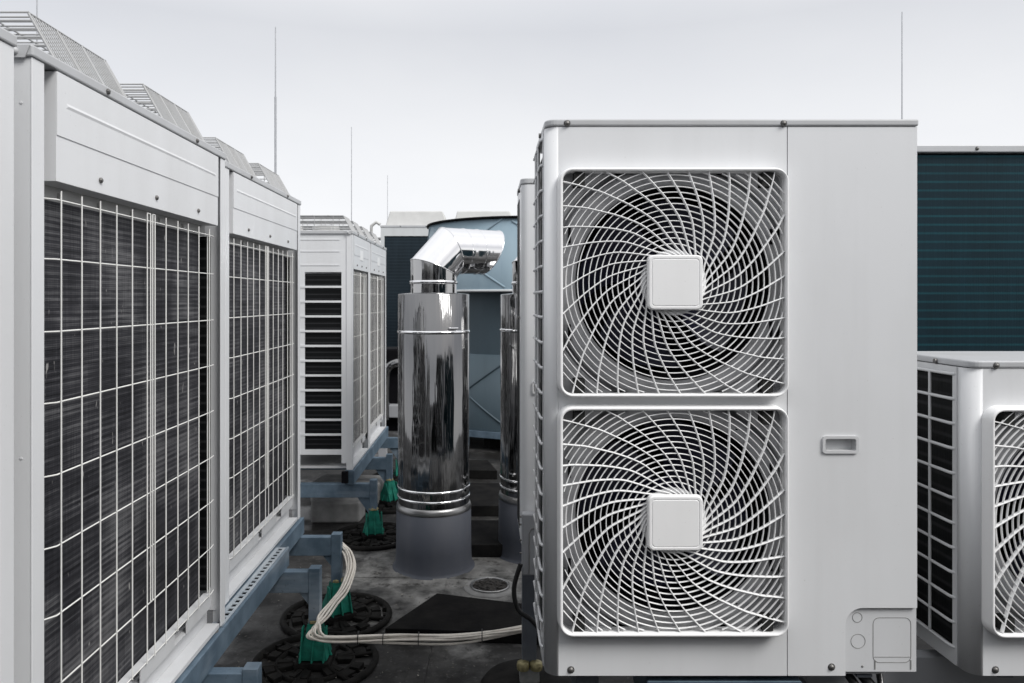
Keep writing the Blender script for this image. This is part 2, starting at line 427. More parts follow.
# ------------------------------------------------------------------ side-discharge units
RIB = [(27,-26),(31,-12),(36,0),(50,13),(64,20.5),(76,27),(89,33),(99,37),(115,42),(123,44.5),(140,49),(158,53)]
PX = 1.872/736
def rib_theta(rp):
    for (a, ta), (b, tb) in zip(RIB, RIB[1:]):
        if rp <= b: return ta+(tb-ta)*(rp-a)/(b-a)
    return RIB[-1][1]
def catmull(P, n=3):
    out = []
    for i in range(len(P)-1):
        p0 = P[max(i-1,0)]; p1 = P[i]; p2 = P[i+1]; p3 = P[min(i+2,len(P)-1)]
        for k in range(n):
            t = k/n; out.append(tuple(.5*((2*b)+(-a+c)*t+(2*a-5*b+4*c-d)*t*t+(-a+3*b-3*c+d)*t**3) for a,b,c,d in zip(p0,p1,p2,p3)))
    out.append(P[-1]); return out
HS = .2850    # inner half size of the grille opening
def blade_strip(m, pts, yf, depth, th):
    """vertical-depth ribbon with rounded front: pts are (x,z)"""
    n = len(pts); vs = []
    for i, (x, z) in enumerate(pts):
        a = pts[max(i-1,0)]; b = pts[min(i+1,n-1)]; dx, dz = b[0]-a[0], b[1]-a[1]; L = math.hypot(dx, dz) or 1
        nx, nz = -dz/L*th/2, dx/L*th/2
        for (q, yy) in ((1, yf+depth), (1, yf+th*.3), (.55, yf), (-.55, yf), (-1, yf+th*.3), (-1, yf+depth)):
            vs.append((x+nx*q, yy, z+nz*q))
    fs = [(i*6+k, i*6+k+1, (i+1)*6+k+1, (i+1)*6+k) for i in range(n-1) for k in range(5)]
    m.add(vs, fs, True)
def fan_grille(parent, cx, cz):
    """parts for one fan opening; front panel face is y=0, grille stands proud (negative y)"""
    YF = -.028
    # frame
    m = MB(); o = rrect(-.2925,.2905,-.2915,.2915,.035,8); i_ = rrect(-HS+.002,HS-.002,-HS+.002,HS-.002,.024,8); o2 = rrect(-.2905,.2890,-.2898,.2898,.034,8)
    n = len(o)
    rings = [[(u,0,w) for u,w in rrect(-.2955,.293,-.2945,.2945,.038,8)], [(u,YF-.002,w) for u,w in o], [(u,YF-.007,w) for u,w in o2],
             [(u,YF-.007,w) for u,w in rrect(-HS,HS,-HS,HS,.026,8)], [(u,YF-.002,w) for u,w in i_], [(u,-.004,w) for u,w in i_]]
    vs = [p for r in rings for p in r]; fs = [(a*n+k, a*n+(k+1) % n, (a+1)*n+(k+1) % n, (a+1)*n+k) for a in range(len(rings)-1) for k in range(n)]
    m.add(vs, fs, True)
    gr = m.build('fan_grille', 'paint_grille', parent, (cx, 0, cz))
    # spiral blades
    m = MB()
    lim = HS-.003
    for k in range(32):
        th0 = 94+k*360/32
        P = []
        for rp, t in RIB:
            a = radians(th0+26+t); P.append((rp*PX*cos(a), rp*PX*sin(a)))
        P = catmull(P, 4); Q = []
        for p, q in zip(P, P[1:]):
            Q.append(p)
            if max(abs(q[0]), abs(q[1])) > lim:
                s_ = 1.0
                for ax in (0, 1):
                    if abs(q[ax]) > lim: s_ = min(s_, (lim-abs(p[ax]))/(abs(q[ax])-abs(p[ax])+1e-9))
                Q.append((p[0]+(q[0]-p[0])*s_, p[1]+(q[1]-p[1])*s_)); break
        blade_strip(m, Q, YF+.001, .011, .0030)
    m.build('spiral_rib', 'paint_grille', gr)
    # rings
    m = MB(); r = 39.0
    while r*PX < math.hypot(lim, lim)-.03:
        R = r*PX; N = 120; run = []
        pts = [(R*cos(2*pi*k/N), R*sin(2*pi*k/N)) for k in range(N+1)]
        for p in pts:
            if max(abs(p[0]), abs(p[1])) <= lim: run.append(p)
            else:
                if len(run) > 1: blade_strip(m, run, YF+.003, .006, .0021)
                run = []
        if len(run) > 1: blade_strip(m, run, YF+.003, .006, .0021)
        r += 5.75
    m.build('ring', 'paint_grille', gr)
    # hub
    m = MB(); m.lathe([(.0001,YF+.0035),(.079,YF+.0045),(.084,YF+.008),(.084,YF+.014)], 48, axis='y')
    hub = m.build('hub_disc', 'paint_grille', gr)
    m = MB(); q = .070
    rr = [[(u,YF-.001,w) for u,w in rrect(-q,q,-q,q,.014)], [(u,YF-.013,w) for u,w in rrect(-q+.001,q-.001,-q+.001,q-.001,.014)],
          [(u,YF-.016,w) for u,w in rrect(-q+.004,q-.004,-q+.004,q-.004,.012)], [(u,YF-.016,w) for u,w in rrect(-q+.009,q-.009,-q+.009,q-.009,.009)],
          [(u,YF-.0142,w) for u,w in rrect(-q+.0105,q-.0105,-q+.0105,q-.0105,.008)], [(u,YF-.016,w) for u,w in rrect(-q+.0125,q-.0125,-q+.0125,q-.0125,.007)]]
    n = len(rr[0]); vs = [p for r in rr for p in r]
    m.add(vs, [(a*n+k, a*n+(k+1) % n, (a+1)*n+(k+1) % n, (a+1)*n+k) for a in range(5) for k in range(n)]); m.add(rr[-1], [tuple(range(n))])
    m.build('hub_cap', 'paint_grille', gr)
    # corner clips
    m = MB()
    for sx in (-1, 1):
        for sz in (-1, 1):
            x = sx*.240; z = sz*.263; m.box(x-.0135, x+.0135, YF+.004, .0095, z-.0175, z+.0175)
            pass
    m.build_each('corner_clip', 'clip_dark', gr)
    # bell mouth
    m = MB(); prof = [(.45,.010),(.324,.010),(.322,.040),(.309,.042),(.306,.012),(.290,.013),(.270,.016),(.260,.021),(.2555,.028)]
    N = 128; vs = []
    def sq(a): return .2855/max(abs(cos(a)), abs(sin(a)))
    for (r, d) in prof:
        for k in range(N):
            a = 2*pi*k/N; R = min(r, sq(a)); dd = d
            if r > sq(a):   # depth where the profile leaves the square
                for (r1, d1), (r2, d2) in zip(prof, prof[1:]):
                    if r1 >= sq(a) >= r2: dd = d1+(d2-d1)*(r1-sq(a))/(r1-r2); break
            sh = .011*min(1, max(0, (.30-R)/.03)) if R < .30 else 0; vs.append((R*cos(a)+sh, dd, R*sin(a)))
    fs = [(i*N+k, i*N+(k+1) % N, (i+1)*N+(k+1) % N, (i+1)*N+k) for i in range(len(prof)-1) for k in range(N)]
    m.add(vs, fs, True)
    bell = m.build('bell_mouth', 'bell_grey', parent, (cx, 0, cz), fix=False)
    m = MB()
    for (x, z, w, h) in ((-.262,.125,.007,.045),(-.262,-.13,.007,.045),(.262,.12,.007,.04),(.262,-.12,.007,.04)):
        m.box(x-w/2, x+w/2, .009, .016, z-h/2, z+h/2)
    for (a, r) in ((128,.285),(52,.288),(-52,.288),(-128,.285)):
        x, z = r*cos(radians(a)), r*sin(radians(a)); m.box(x-.007, x+.007, .014, .024, z-.0018, z+.0018)
    m.build_each('slot', 'inside_dark', bell)
    m = MB(); m.lathe([(.2550,.0285),(.2490,.17)], 64, (.011,0,0), 'y'); m.build('shroud', 'inside_dark', bell, fix=False)
    # fan
    m = MB(); m.lathe([(.0001,.07),(.055,.07),(.068,.08),(.072,.15)], 32, axis='y')
    for k in range(4):
        a0 = k*pi/2+.4; vs = []; fs = []; nr, na = 7, 9
        for i in range(nr):
            r = .068+(.232-.068)*i/(nr-1)
            for j in range(na):
                q = j/(na-1); a = a0+q*(1.05+.15*i/nr)+.35*(i/nr)**2
                vs.append((r*cos(a), .085+.075*q+.01*sin(pi*q), r*sin(a)))
        for i in range(nr-1):
            for j in range(na-1): fs.append((i*na+j, i*na+j+1, (i+1)*na+j+1, (i+1)*na+j))
        m.add(vs, fs, True)
    m.build('fan', 'fan_plastic', parent, (cx+.011, 0, cz), fix=False)

def screw(m, x, y, z, r=.0078):
    m.lathe([(.0001,-.006),(r*.6,-.0055),(r,-.002),(r,0),(r*1.25,.0)], 12, (x, y, z), 'y')

def make_side_unit(H, fans, W=.966, D=.36, handle=None, cut=True, lid_screws=(.062,.62)):
    root = thing('outdoor_unit', 'x', 'air conditioner')
    Hb = H-.020; R = .034
    seam = .631
    holes = [rrect(.3315-HS+.001,.3315+HS-.001, z-HS+.001, z+HS-.001, .026, 6) for z in fans]
    # rounded front-left corner + left flange, one shell
    m = MB(); prof = [(R+.006-R*sin(radians(a)), R-R*cos(radians(a))) for a in range(0, 91, 10)]
    prof2 = prof+[(.006,.05),(.009,.05)]+[(R+.006-(R-.003)*sin(radians(a)), R-(R-.003)*cos(radians(a))) for a in range(90, -1, -10)]
    m.prism(prof2, 0, Hb)
    for k in range(len(m.sm)): m.sm[k] = k >= 2
    m.build('corner_skin', 'paint_white', root)
    m = MB(); m.plate([(R+.0063,0),(seam-.0012,0),(seam-.0012,Hb),(R+.0063,Hb)], holes, 0, .010)
    fp = m.build('fan_panel', 'paint_white', root)
    m = MB(); 
    m.lathe([(.0001,-.004)],8) if False else None
    screw(m, .072, 0, .006+.009); mm = m.build('screw', 'screw_steel', fp)
    for z in fans: fan_grille(root, .3315, z)
    # service panel
    m = MB(); x0 = seam+.0012; x1 = W
    if cut:
        cx, cz, r = .781, .175, .045
        outer = [(x0,0),(cx,0)]+[(cx+r-r*cos(radians(a)), cz-r+r*sin(radians(a))) for a in range(0, 91, 10)]+[(x1,cz),(x1,Hb),(x0,Hb)]
    else: outer = [(x0,0),(x1,0),(x1,Hb),(x0,Hb)]
    hh = []
    if handle: hx, hz, hw, hg = handle; hh = [rrect(hx-hw+.006,hx+hw-.006,hz-hg+.006,hz+hg-.006,.005,4)]
    m.plate(outer, hh, 0, .006)
    sp = m.build('service_panel', 'paint_white', root, bevel=.0012, seg=1)
    if handle:
        m = MB(); A = rrect(hx-hw,hx+hw,hz-hg,hz+hg,.008,4); B = rrect(hx-hw+.007,hx+hw-.007,hz-hg+.007,hz+hg-.007,.005,4); n = len(A)
        L = [[(u,0.0,w) for u,w in A],[(u,-.005,w) for u,w in A],[(u,-.005,w) for u,w in B],[(u,.022,w+.0) for u,w in B]]
        vs = [p for r_ in L for p in r_]; m.add(vs, [(a*n+k, a*n+(k+1) % n, (a+1)*n+(k+1) % n, (a+1)*n+k) for a in range(3) for k in range(n)]); m.add(L[-1], [tuple(range(n))])
        m.build('handle', 'paint_grey_white', sp)
    m = MB(); screw(m, .745, 0, .022); m.build('screw', 'screw_steel', sp)
    if cut:
        m = MB(); m.box(.779, W+.0035, .009, .013, .005, .173)
        pc = m.build('pipe_cover', 'paint_grey_white', root, bevel=.001, seg=1)
        m = MB()
        for (u, w, r) in ((.816,.1465,.0125),(.818,.085,.0185)):
            m.tube([(u+r*cos(2*pi*k/32), .0089, w+r*sin(2*pi*k/32)) for k in range(32)], .0008, 4, closed=True)
        pl = rrect(.857,.955,.030,.146,.016,5)
        m.tube([(u,.0089,w) for u, w in pl], .0009, 4, closed=True)
        m.tube([(.860,.0089,.044),(.955,.0089,.044)], .0009, 4)
        m.box(.860,.863,.0080,.0095,.012,.036); m.box(.953,.956,.0080,.0095,.012,.036)
        m.lathe([(.0001,-.001),(.003,-.001),(.003,0)], 8, (.829,.009,.020), 'y')
        m.build('knockout_line', 'clip_grey', pc)
    # solid service box, inner walls, back and base
    m = MB(); m.box(seam+.01, W-.002, .0075 if not cut else .02, D, .02, Hb-.001); m.box(W-.004, W-.001, .0068, D, .176 if cut else .0, Hb-.002)
    m.build('side_skin', 'paint_white', root)
    m = MB(); m.box(.05, seam+.008, D-.06, D-.02, .02, Hb-.002); m.box(.05, seam+.008, .18, .184, .02, Hb-.002)
    m.box(.0235, .048, .058, D-.02, .03, Hb-.03)
    m.build('coil', 'inside_dark', root)
    m = MB(); m.box(.018, .0225, .055, D-.02, .03, Hb-.03)
    m.build('fins', 'coil_black', root)
    m = MB(); m.prism(rrect(.02, W-.05, .03, D, .03, 6), -.010, -.0005); m.build('base_tray', 'paint_grey_white', root)
    # lid
    m = MB(); m.prism([(W+.003,D+.004)]+[(a,b) for a,b in rrect(.005, W+.003, -.004, D+.004, .030, 6) if a < .3]+[(W+.003,-.004)], Hb+.0015, H)
    lid = m.build('lid', 'paint_lid', root, bevel=.005, seg=3)
    m = MB()
    for x in lid_screws: screw(m, x, -.004, H-.012, .007)
    m.tube([(.006,.14,H-.012),(-.001,.14,H-.012)], .007, 10)
    m.build_each('screw', 'screw_steel', lid)
    # moulded guard on the left side
    m = MB(); zb = .045; zt = Hb-.02; N = round((zt-zb)/.0665); dz = (zt-zb)/N
    y0, y1 = .068, D-.012; cols = 3; x = .000
    m.box(.004, .010, .0503, y0, 0, Hb); m.box(.004, .010, y1, D, 0, Hb)
    m.box(.004, .010, y0, y1, zt, Hb); m.box(.004, .010, y0, y1, 0, zb)
    for k in range(N+1): m.tube([(.006, y0-.01, zb+k*dz), (x, y0+.006, zb+k*dz), (x, y1-.006, zb+k*dz), (.006, y1, zb+k*dz)], .0045, 6)
    for c in range(1, cols): m.tube([(x, y0+(y1-y0)*c/cols, zb), (x, y0+(y1-y0)*c/cols, zt)], .0045, 6)
    m.build('side_guard', 'paint_grey_white', root)
    m = MB(); m.box(.10,.14,.03,D-.03,-.02,-.013); m.box(W-.14,W-.1,.03,D-.03,-.02,-.013); m.build_each('foot_rail','steel_dark',root)
    return root

MZ = -.970
big = make_side_unit(1.437, [.0445-MZ, -.5635-MZ], handle=(.767, -.373-MZ, .0465, .0225))
big.location = (.147, 1.90, MZ+EYE)
big['label'] = 'large white outdoor unit with two spiral fan grilles stacked one above the other'
small = make_side_unit(.813, [-.5665-MZ], W=.94, cut=False, lid_screws=(.072,.60))
small.location = (1.243, 1.90, MZ+EYE)
small['label'] = 'low white outdoor unit with a single fan grille, cut off by the right photo edge'

# plain unit standing behind the big one
root = thing('outdoor_unit', 'white unit behind the twin fan one, only its narrow left strip showing', 'air conditioner', (.137, 2.85, MZ))
m = MB(); m.prism(rrect(0,.95,0,.36,.028,6), .02, 1.418); o = m.build('casing', 'paint_white', root)
m = MB(); m.prism(rrect(-.003,.953,-.003,.363,.03,6), 1.420, 1.442); lid = m.build('lid', 'paint_lid', root, bevel=.004)
m = MB(); m.tube([(-.003,.05,1.40),(-.012,.05,1.40)], .008, 10); m.tube([(-.003,.05,.9),(-.012,.05,.9)], .006, 10); m.build_each('screw', 'screw_steel', o)
m = MB(); hx, hz, hw, hg = .062, .632, .019, .024
A = rrect(hx-hw,hx+hw,hz-hg,hz+hg,.005,4); B = rrect(hx-hw+.005,hx+hw-.005,hz-hg+.005,hz+hg-.005,.003,4); n = len(A)
L = [[(u,-.0005,w) for u,w in A],[(u,-.007,w) for u,w in A],[(u,-.007,w) for u,w in B],[(u,-.001,w) for u,w in B]]
m.add([p for r_ in L for p in r_], [(a*n+k, a*n+(k+1) % n, (a+1)*n+(k+1) % n, (a+1)*n+k) for a in range(3) for k in range(n)])
hd = m.build('handle', 'paint_grille', o)
m = MB(); m.box(hx-hw+.005,hx+hw-.005,-.002,-.0006,hz-hg+.005,hz+hg-.005); m.build('recess', 'clip_grey', hd)
m = MB(); m.box(.03,.62,.3605,.364,.04,1.38); m.box(-.002,.0,.15,.33,.04,1.38); m.build_each('fins', 'coil_black', root)
m = MB()
for k in range(20): m.tube([(.03,.369,.05+k*.07),(.62,.369,.05+k*.07)], .0035, 6)
for k in range(7): m.tube([(.03+k*.098,.369,.04),(.03+k*.098,.369,1.38)], .0035, 6)
m.build('rear_guard', 'paint_grey_white', root)
m = MB(); m.box(.004,.946,.004,.356,0,.018); m.build('base_tray', 'paint_grey_white', root)

# ------------------------------------------------------------------ polished flue ducts
SIZE = 1.109  # ducts scaled up about the camera; locations below already hold the scaled values
def make_duct():
    root = thing('flue_duct', 'x', 'duct', group='polished steel flue ducts')
    z0 = -1.65
    def Z(v): return v-z0
    m = MB(); m.lathe([(.256,.001),(.246,.006),(.240,.02),(.236,.06),(.234,.12),(.232,Z(-1.29)),(.222,Z(-1.288))], 64)
    m.build('plastic_base', 'pvc_grey', root)
    m = MB(); m.lathe([(.233,Z(-1.289)),(.2345,Z(-1.280)),(.230,Z(-1.262)),(.223,Z(-1.250)),(.22,Z(-1.249))], 64); m.build('collar', 'chrome_dull', root)
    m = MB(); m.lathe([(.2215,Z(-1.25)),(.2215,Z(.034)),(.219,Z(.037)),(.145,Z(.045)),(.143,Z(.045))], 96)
    ja = m.build('jacket', 'chrome_dimmed', root, fix=True)
    m = MB()
    for zz, w in ((-.195,.011),(-1.150,.008),(-1.208,.008)):
        m.lathe([(.2205,Z(zz-w)),(.2255,Z(zz-w*.7)),(.2275,Z(zz)),(.2255,Z(zz+w*.7)),(.2205,Z(zz+w))], 96)
    a = radians(-63); 
    m.tube([(.229*cos(a),.229*sin(a),Z(-.17)),(.229*cos(a+.28),.229*sin(a+.28),Z(-.17))], .006, 8)
    a = radians(-63)
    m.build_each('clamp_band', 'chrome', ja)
    m = MB()
    for a in (radians(-150), radians(-141)):
        m.box(0,0,0,0,0,0) if False else m.tube([(.2222*cos(a),.2222*sin(a),Z(-1.14)),(.2222*cos(a),.2222*sin(a),Z(.03))], .002, 6)
    m.build_each('seam', 'chrome_dull', ja)
    # inner pipe with mitred elbow
    r = .1435; N = 64
    P1 = Vector((0,0,Z(.193))); h = Vector((.85,.527,0)); up = Vector((0,0,1)); d2 = (h+up).normalized()
    P2 = P1+h*.112+up*.118; P3 = P2+h*.30
    side = up.cross(h)  # horizontal normal
    def ring(center, axis, nrm):
        c2 = axis.cross(side).normalized(); out = []
        for k in range(N):
            a = 2*pi*k/N; p = center+side*(r*cos(a))+c2*(r*sin(a))
            t = (center-p).dot(nrm)/axis.dot(nrm); out.append(p+axis*t)
        return out
    n1 = (up+d2).normalized(); n2 = (d2+h).normalized(); ne = (h-up*.42).normalized()
    segs = [(Vector((0,0,Z(.04))), up, up, P1, n1), (P1, d2, n1, P2, n2), (P2, h, n2, P3, ne)]
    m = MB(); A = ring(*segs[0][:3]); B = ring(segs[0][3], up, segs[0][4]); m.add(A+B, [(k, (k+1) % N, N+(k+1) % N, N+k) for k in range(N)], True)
    m.build('neck_pipe', 'chrome_half_dimmed', root)
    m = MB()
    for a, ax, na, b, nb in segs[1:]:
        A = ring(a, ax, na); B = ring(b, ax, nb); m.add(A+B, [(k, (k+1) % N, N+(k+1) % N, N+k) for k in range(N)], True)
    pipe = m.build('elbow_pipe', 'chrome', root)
    m = MB()
    m.tube(ring(P1, up, n1), .0035, 6, closed=True); m.tube(ring(P2, d2, n2), .0035, 6, closed=True)
    for q in (.09, .19): m.tube(ring(P2+h*q, h, h), .003, 6, closed=True)
    m.tube(ring(P3, h, ne), .0032, 6, closed=True)
    m.lathe([(r-.001,Z(.098)),(r+.006,Z(.101)),(r+.006,Z(.118)),(r-.001,Z(.121))], 64)
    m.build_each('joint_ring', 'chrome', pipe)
    m = MB(); A = ring(P3, h, ne); A = [P3+(p-P3)*.985-h*.02 for p in A]; B = [p-h*.2 for p in A]
    m.add(A+B, [(k, (k+1) % N, N+(k+1) % N, N+k) for k in range(N)], True); m.add(B, [tuple(range(N))]); m.build('lining', 'inside_dark', pipe)
    return root
d1 = make_duct(); d1.location = (-.361, 5.09, 0)
d1['label'] = 'polished steel duct on a grey plastic base with its mitred elbow in full view'
dup(d1, (.350, 5.35, -1.83), 'polished steel duct half hidden behind the twin fan unit')

# ------------------------------------------------------------------ round tank
SIZE = 1.0
root = thing('cooling_tank', 'large round pale blue steel tank behind the polished duct elbow', 'tank', (.487, 10.0, -1.83))
R = 1.265; ZF = 1.94
m = MB(); m.lathe([(R*.93,.24),(R*.93,ZF-.78),(R*.80,ZF-.78)],96); low = m.build('lower_shell', 'tank_blue_shaded', root)
m = MB(); m.lathe([(R,ZF),(R,2.80),(.0001,2.82)], 96)
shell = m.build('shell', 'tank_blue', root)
m = MB(); m.lathe([(R*.84,ZF-.80),(R*.84,ZF)], 64); m.build('intake_band', 'tank_blue_shaded', root)
m = MB(); m.lathe([(R-.01,2.80),(R+.022,2.80),(R+.022,2.83),(R-.01,2.83)], 96); m.build('rim', 'inside_dark', root)
m = MB(); m.lathe([(R*.85,ZF-.012),(R+.014,ZF-.012),(R+.014,ZF+.016),(R-.01,ZF+.016)], 96); m.build('flange', 'far_white', root)
m = MB(); m2 = MB()
for k in range(6):
    a0 = radians(-118+60*k); a1 = a0+radians(56)
    for (za, zb) in ((ZF+.04,2.82),(2.77,ZF+.04)):
        m.tube([((R-.004)*cos(a0+(a1-a0)*q/12), (R-.004)*sin(a0+(a1-a0)*q/12), za+(zb-za)*q/12) for q in range(13)], .015, 6)
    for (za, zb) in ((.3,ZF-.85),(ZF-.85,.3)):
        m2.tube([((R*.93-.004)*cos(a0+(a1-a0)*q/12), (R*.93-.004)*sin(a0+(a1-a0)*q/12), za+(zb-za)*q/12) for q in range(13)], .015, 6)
m.build_each('cross_rib', 'tank_blue', shell); m2.build_each('cross_rib', 'tank_blue_shaded', low)
m = MB(); m.prism([(R*1.03*cos(radians(22.5+45*k)), R*1.03*sin(radians(22.5+45*k))) for k in range(8)], .16, .235); m.build('base_ring', 'steel_blue', root)
for k in range(4):
    a = radians(45+90*k); m = MB(); m.box(.9*cos(a)-.1,.9*cos(a)+.1,.9*sin(a)-.1,.9*sin(a)+.1,0,.158); m.build('pedestal', 'rubber', root)
root.rotation_euler = (0,0,radians(20))

# ------------------------------------------------------------------ coil cabinets
def make_cabinet(W, H, D, coil, topcol='far_white', hoods=0, name='coil_cabinet'):
    root = thing(name, 'x', 'air conditioner')
    m = MB(); m.box(0.02, W-.02, .012, D-.012, .15, H-.035); m.build('coil', coil, root)
    m = MB(); m.box(0, .045, 0, .045, 0, H-.03); m.box(W-.045, W, 0, .045, 0, H-.03); m.box(0, .045, D-.045, D, 0, H-.03); m.box(W-.045, W, D-.045, D, 0, H-.03)
    m.build('post', topcol, root)
    m = MB(); m.box(-.004, W+.004, -.004, D+.004, H-.027, H); lid = m.build('lid', 'paint_lid', root, bevel=.004)
    m = MB()
    for k in range(int(W/.095)):
        if k % 3 == 2: screw(m, .03+k*.095*1.1, -.004, H-.014, .006)
    m.build_each('screw', 'screw_steel', lid)
    m = MB(); m.box(0, W, -.001, D, .05, .15); m.build('base_tray', topcol, root)
    if hoods:
        m = MB(); m.box(.045, W-.045, .001, .03, H-.13, H-.027); m.build('header_panel', topcol, root)
        for k in range(hoods):
            w = (W-.1)/hoods; x0 = .05+k*w; x1 = x0+w-.06
            m = MB(); m.add([(x0,.05,H),(x1,.05,H),(x1,D-.05,H),(x0,D-.05,H),(x0+.05,.1,H+.185),(x1-.07,.1,H+.185),(x1-.07,D-.1,H+.185),(x0+.05,D-.1,H+.185)],
                            [(0,1,5,4),(1,2,6,5),(2,3,7,6),(3,0,4,7),(4,5,6,7)])
            m.build('fan_hood', 'hood_beige', root, bevel=.02, seg=3)
    return root
c = make_cabinet(2.1, 1.835, .77, 'coil_teal'); c.location = (1.3, 2.78, -1.25+EYE)
c['label'] = 'big condenser with bare teal green coil face behind the low right unit'
SIZE = 1.3  # cabinet pushed back along the line of sight and enlarged to match
c = make_cabinet(1.75, 1.86, .77, 'coil_slate', hoods=2); c.location = (-1.66, 11.6, -1.24+EYE)
c['label'] = 'far dark slate condenser with two pale fan hoods on top behind the ducts'
m = MB(); m.tube([(-.02,.3,1.72),(-.10,.3,1.72),(-.16,.3,1.78),(-.16,.3,1.88),(-.10,.3,1.93),(-.05,.3,1.90)], .02, 8)
m.build('vent_elbow', 'hood_beige', c)
SIZE = 1.0
# unseen machines added behind the camera to block low light and fill reflections
for k, (x, y, rz, lb) in enumerate(((-.95,-.6,0,'added dark coil condenser behind the viewer, blocks low light and fills reflections'),(1.75,-.6,0,'added dark coil condenser behind the viewer to the right, blocks low light and fills reflections'))):
    c2 = make_cabinet(2.6, 1.83, .77, 'coil_black'); c2.location = (x, y-.8, -1.25+EYE); c2['label'] = lb

# ------------------------------------------------------------------ steel frames
G = -1.83
root = thing('steel_trestle', 'blue galvanised trestle with perforated beam carrying the near left condensers', 'steel trestle', (-1.008, 0, G))
zt = -1.262-G
m = MB(); m.box(-.050, 0, .6, 3.77, zt-.096, zt-.004)
m.box(-.05, -.0, .6, 2.84, zt-.0038, zt-.0005)
m.box(-.012, 0, 2.842, 3.77, zt-.0038, zt)
b = m.build('beam', 'steel_blue', root, bevel=.002, seg=1)
n = 21; hy = .026; pit = .0425; y0 = 2.86
m = MB(); m.box(-.062, -.0435, y0-.01, y0+n*pit, zt-.0038, zt-.0002); m.box(-.024, -.0125, y0-.01, y0+n*pit, zt-.0038, zt-.0002)
for k in range(n): m.box(-.0432, -.0243, y0+k*pit+hy, y0+(k+1)*pit, zt-.0038, zt-.0002)
m.build('perforated_flange', 'steel_pale', b)
m = MB(); m.box(-.043, -.0245, y0-.005, y0+n*pit, zt-.0040, zt-.0039); m.build('hole_shade', 'inside_dark', b)  # dark sheet below the holes, standing in for shade inside the beam
m = MB(); m.box(-.098, -.051, 3.0, 4.29, zt-.096, zt-.004); m.build('beam', 'steel_blue', root, bevel=.002, seg=1)
m = MB(); m.box(-.80, -.74, .6, 4.29, zt-.096, zt-.004); m.build('beam', 'steel_blue', root, bevel=.002, seg=1)
AT = zt-.0965
for Y in (2.70, 3.70, 4.235):
    m = MB(); m.box(-.82, .1215, Y-.025, Y+.025, AT-.105, AT); m.build('cross_arm', 'steel_blue', root, bevel=.002, seg=1)
    m = MB(); m.box(.122, .178, Y-.028, Y+.028, .215, AT+.018); p = m.build('post', 'steel_blue', root, bevel=.002, seg=1)
    m = MB(); m.prism([(.1215, AT-.106),(.1215, AT-.17),(.07, AT-.106)], Y-.012, Y-.007, 'y'); m.build('gusset', 'steel_blue', root)
m = MB(); m.lathe([(.020,zt),(.020,zt+.003),(.011,zt+.004),(.011,zt+.012),(.0001,zt+.012)], 12, (-.03,2.80,0)); m.build('bolt', 'screw_steel', root)
root2 = thing('steel_trestle', 'blue galvanised trestle under the distant condensers with slotted end panel', 'steel trestle', (-1.02, 0, G))
zt = -1.300-G
for (xa, xb) in ((-.06,.012),(-.80,-.74)):
    m = MB(); m.box(xa, xb, 5.62, 7.60, zt-.11, zt-.004); m.build('beam', 'steel_blue', root2, bevel=.002, seg=1)
AT = zt-.1105
for Y in (5.67, 6.60, 7.55):
    m = MB(); m.box(-.82, .1265, Y-.028, Y+.028, AT-.105, AT); m.build('cross_arm', 'steel_blue', root2, bevel=.002, seg=1)
    m = MB(); m.box(.127, .181, Y-.027, Y+.027, .215, AT+.03); m.build('post', 'steel_blue', root2, bevel=.002, seg=1)
    m = MB(); m.prism([(.1265, AT-.106),(.1265, AT-.24),(.03, AT-.106)], Y-.012, Y-.007, 'y'); m.build('gusset', 'steel_blue', root2)
m = MB(); m.box(-.075,-.03,5.575,5.615,zt-.09,zt-.003); m.build('levelling_pad', 'inside_dark', root2)

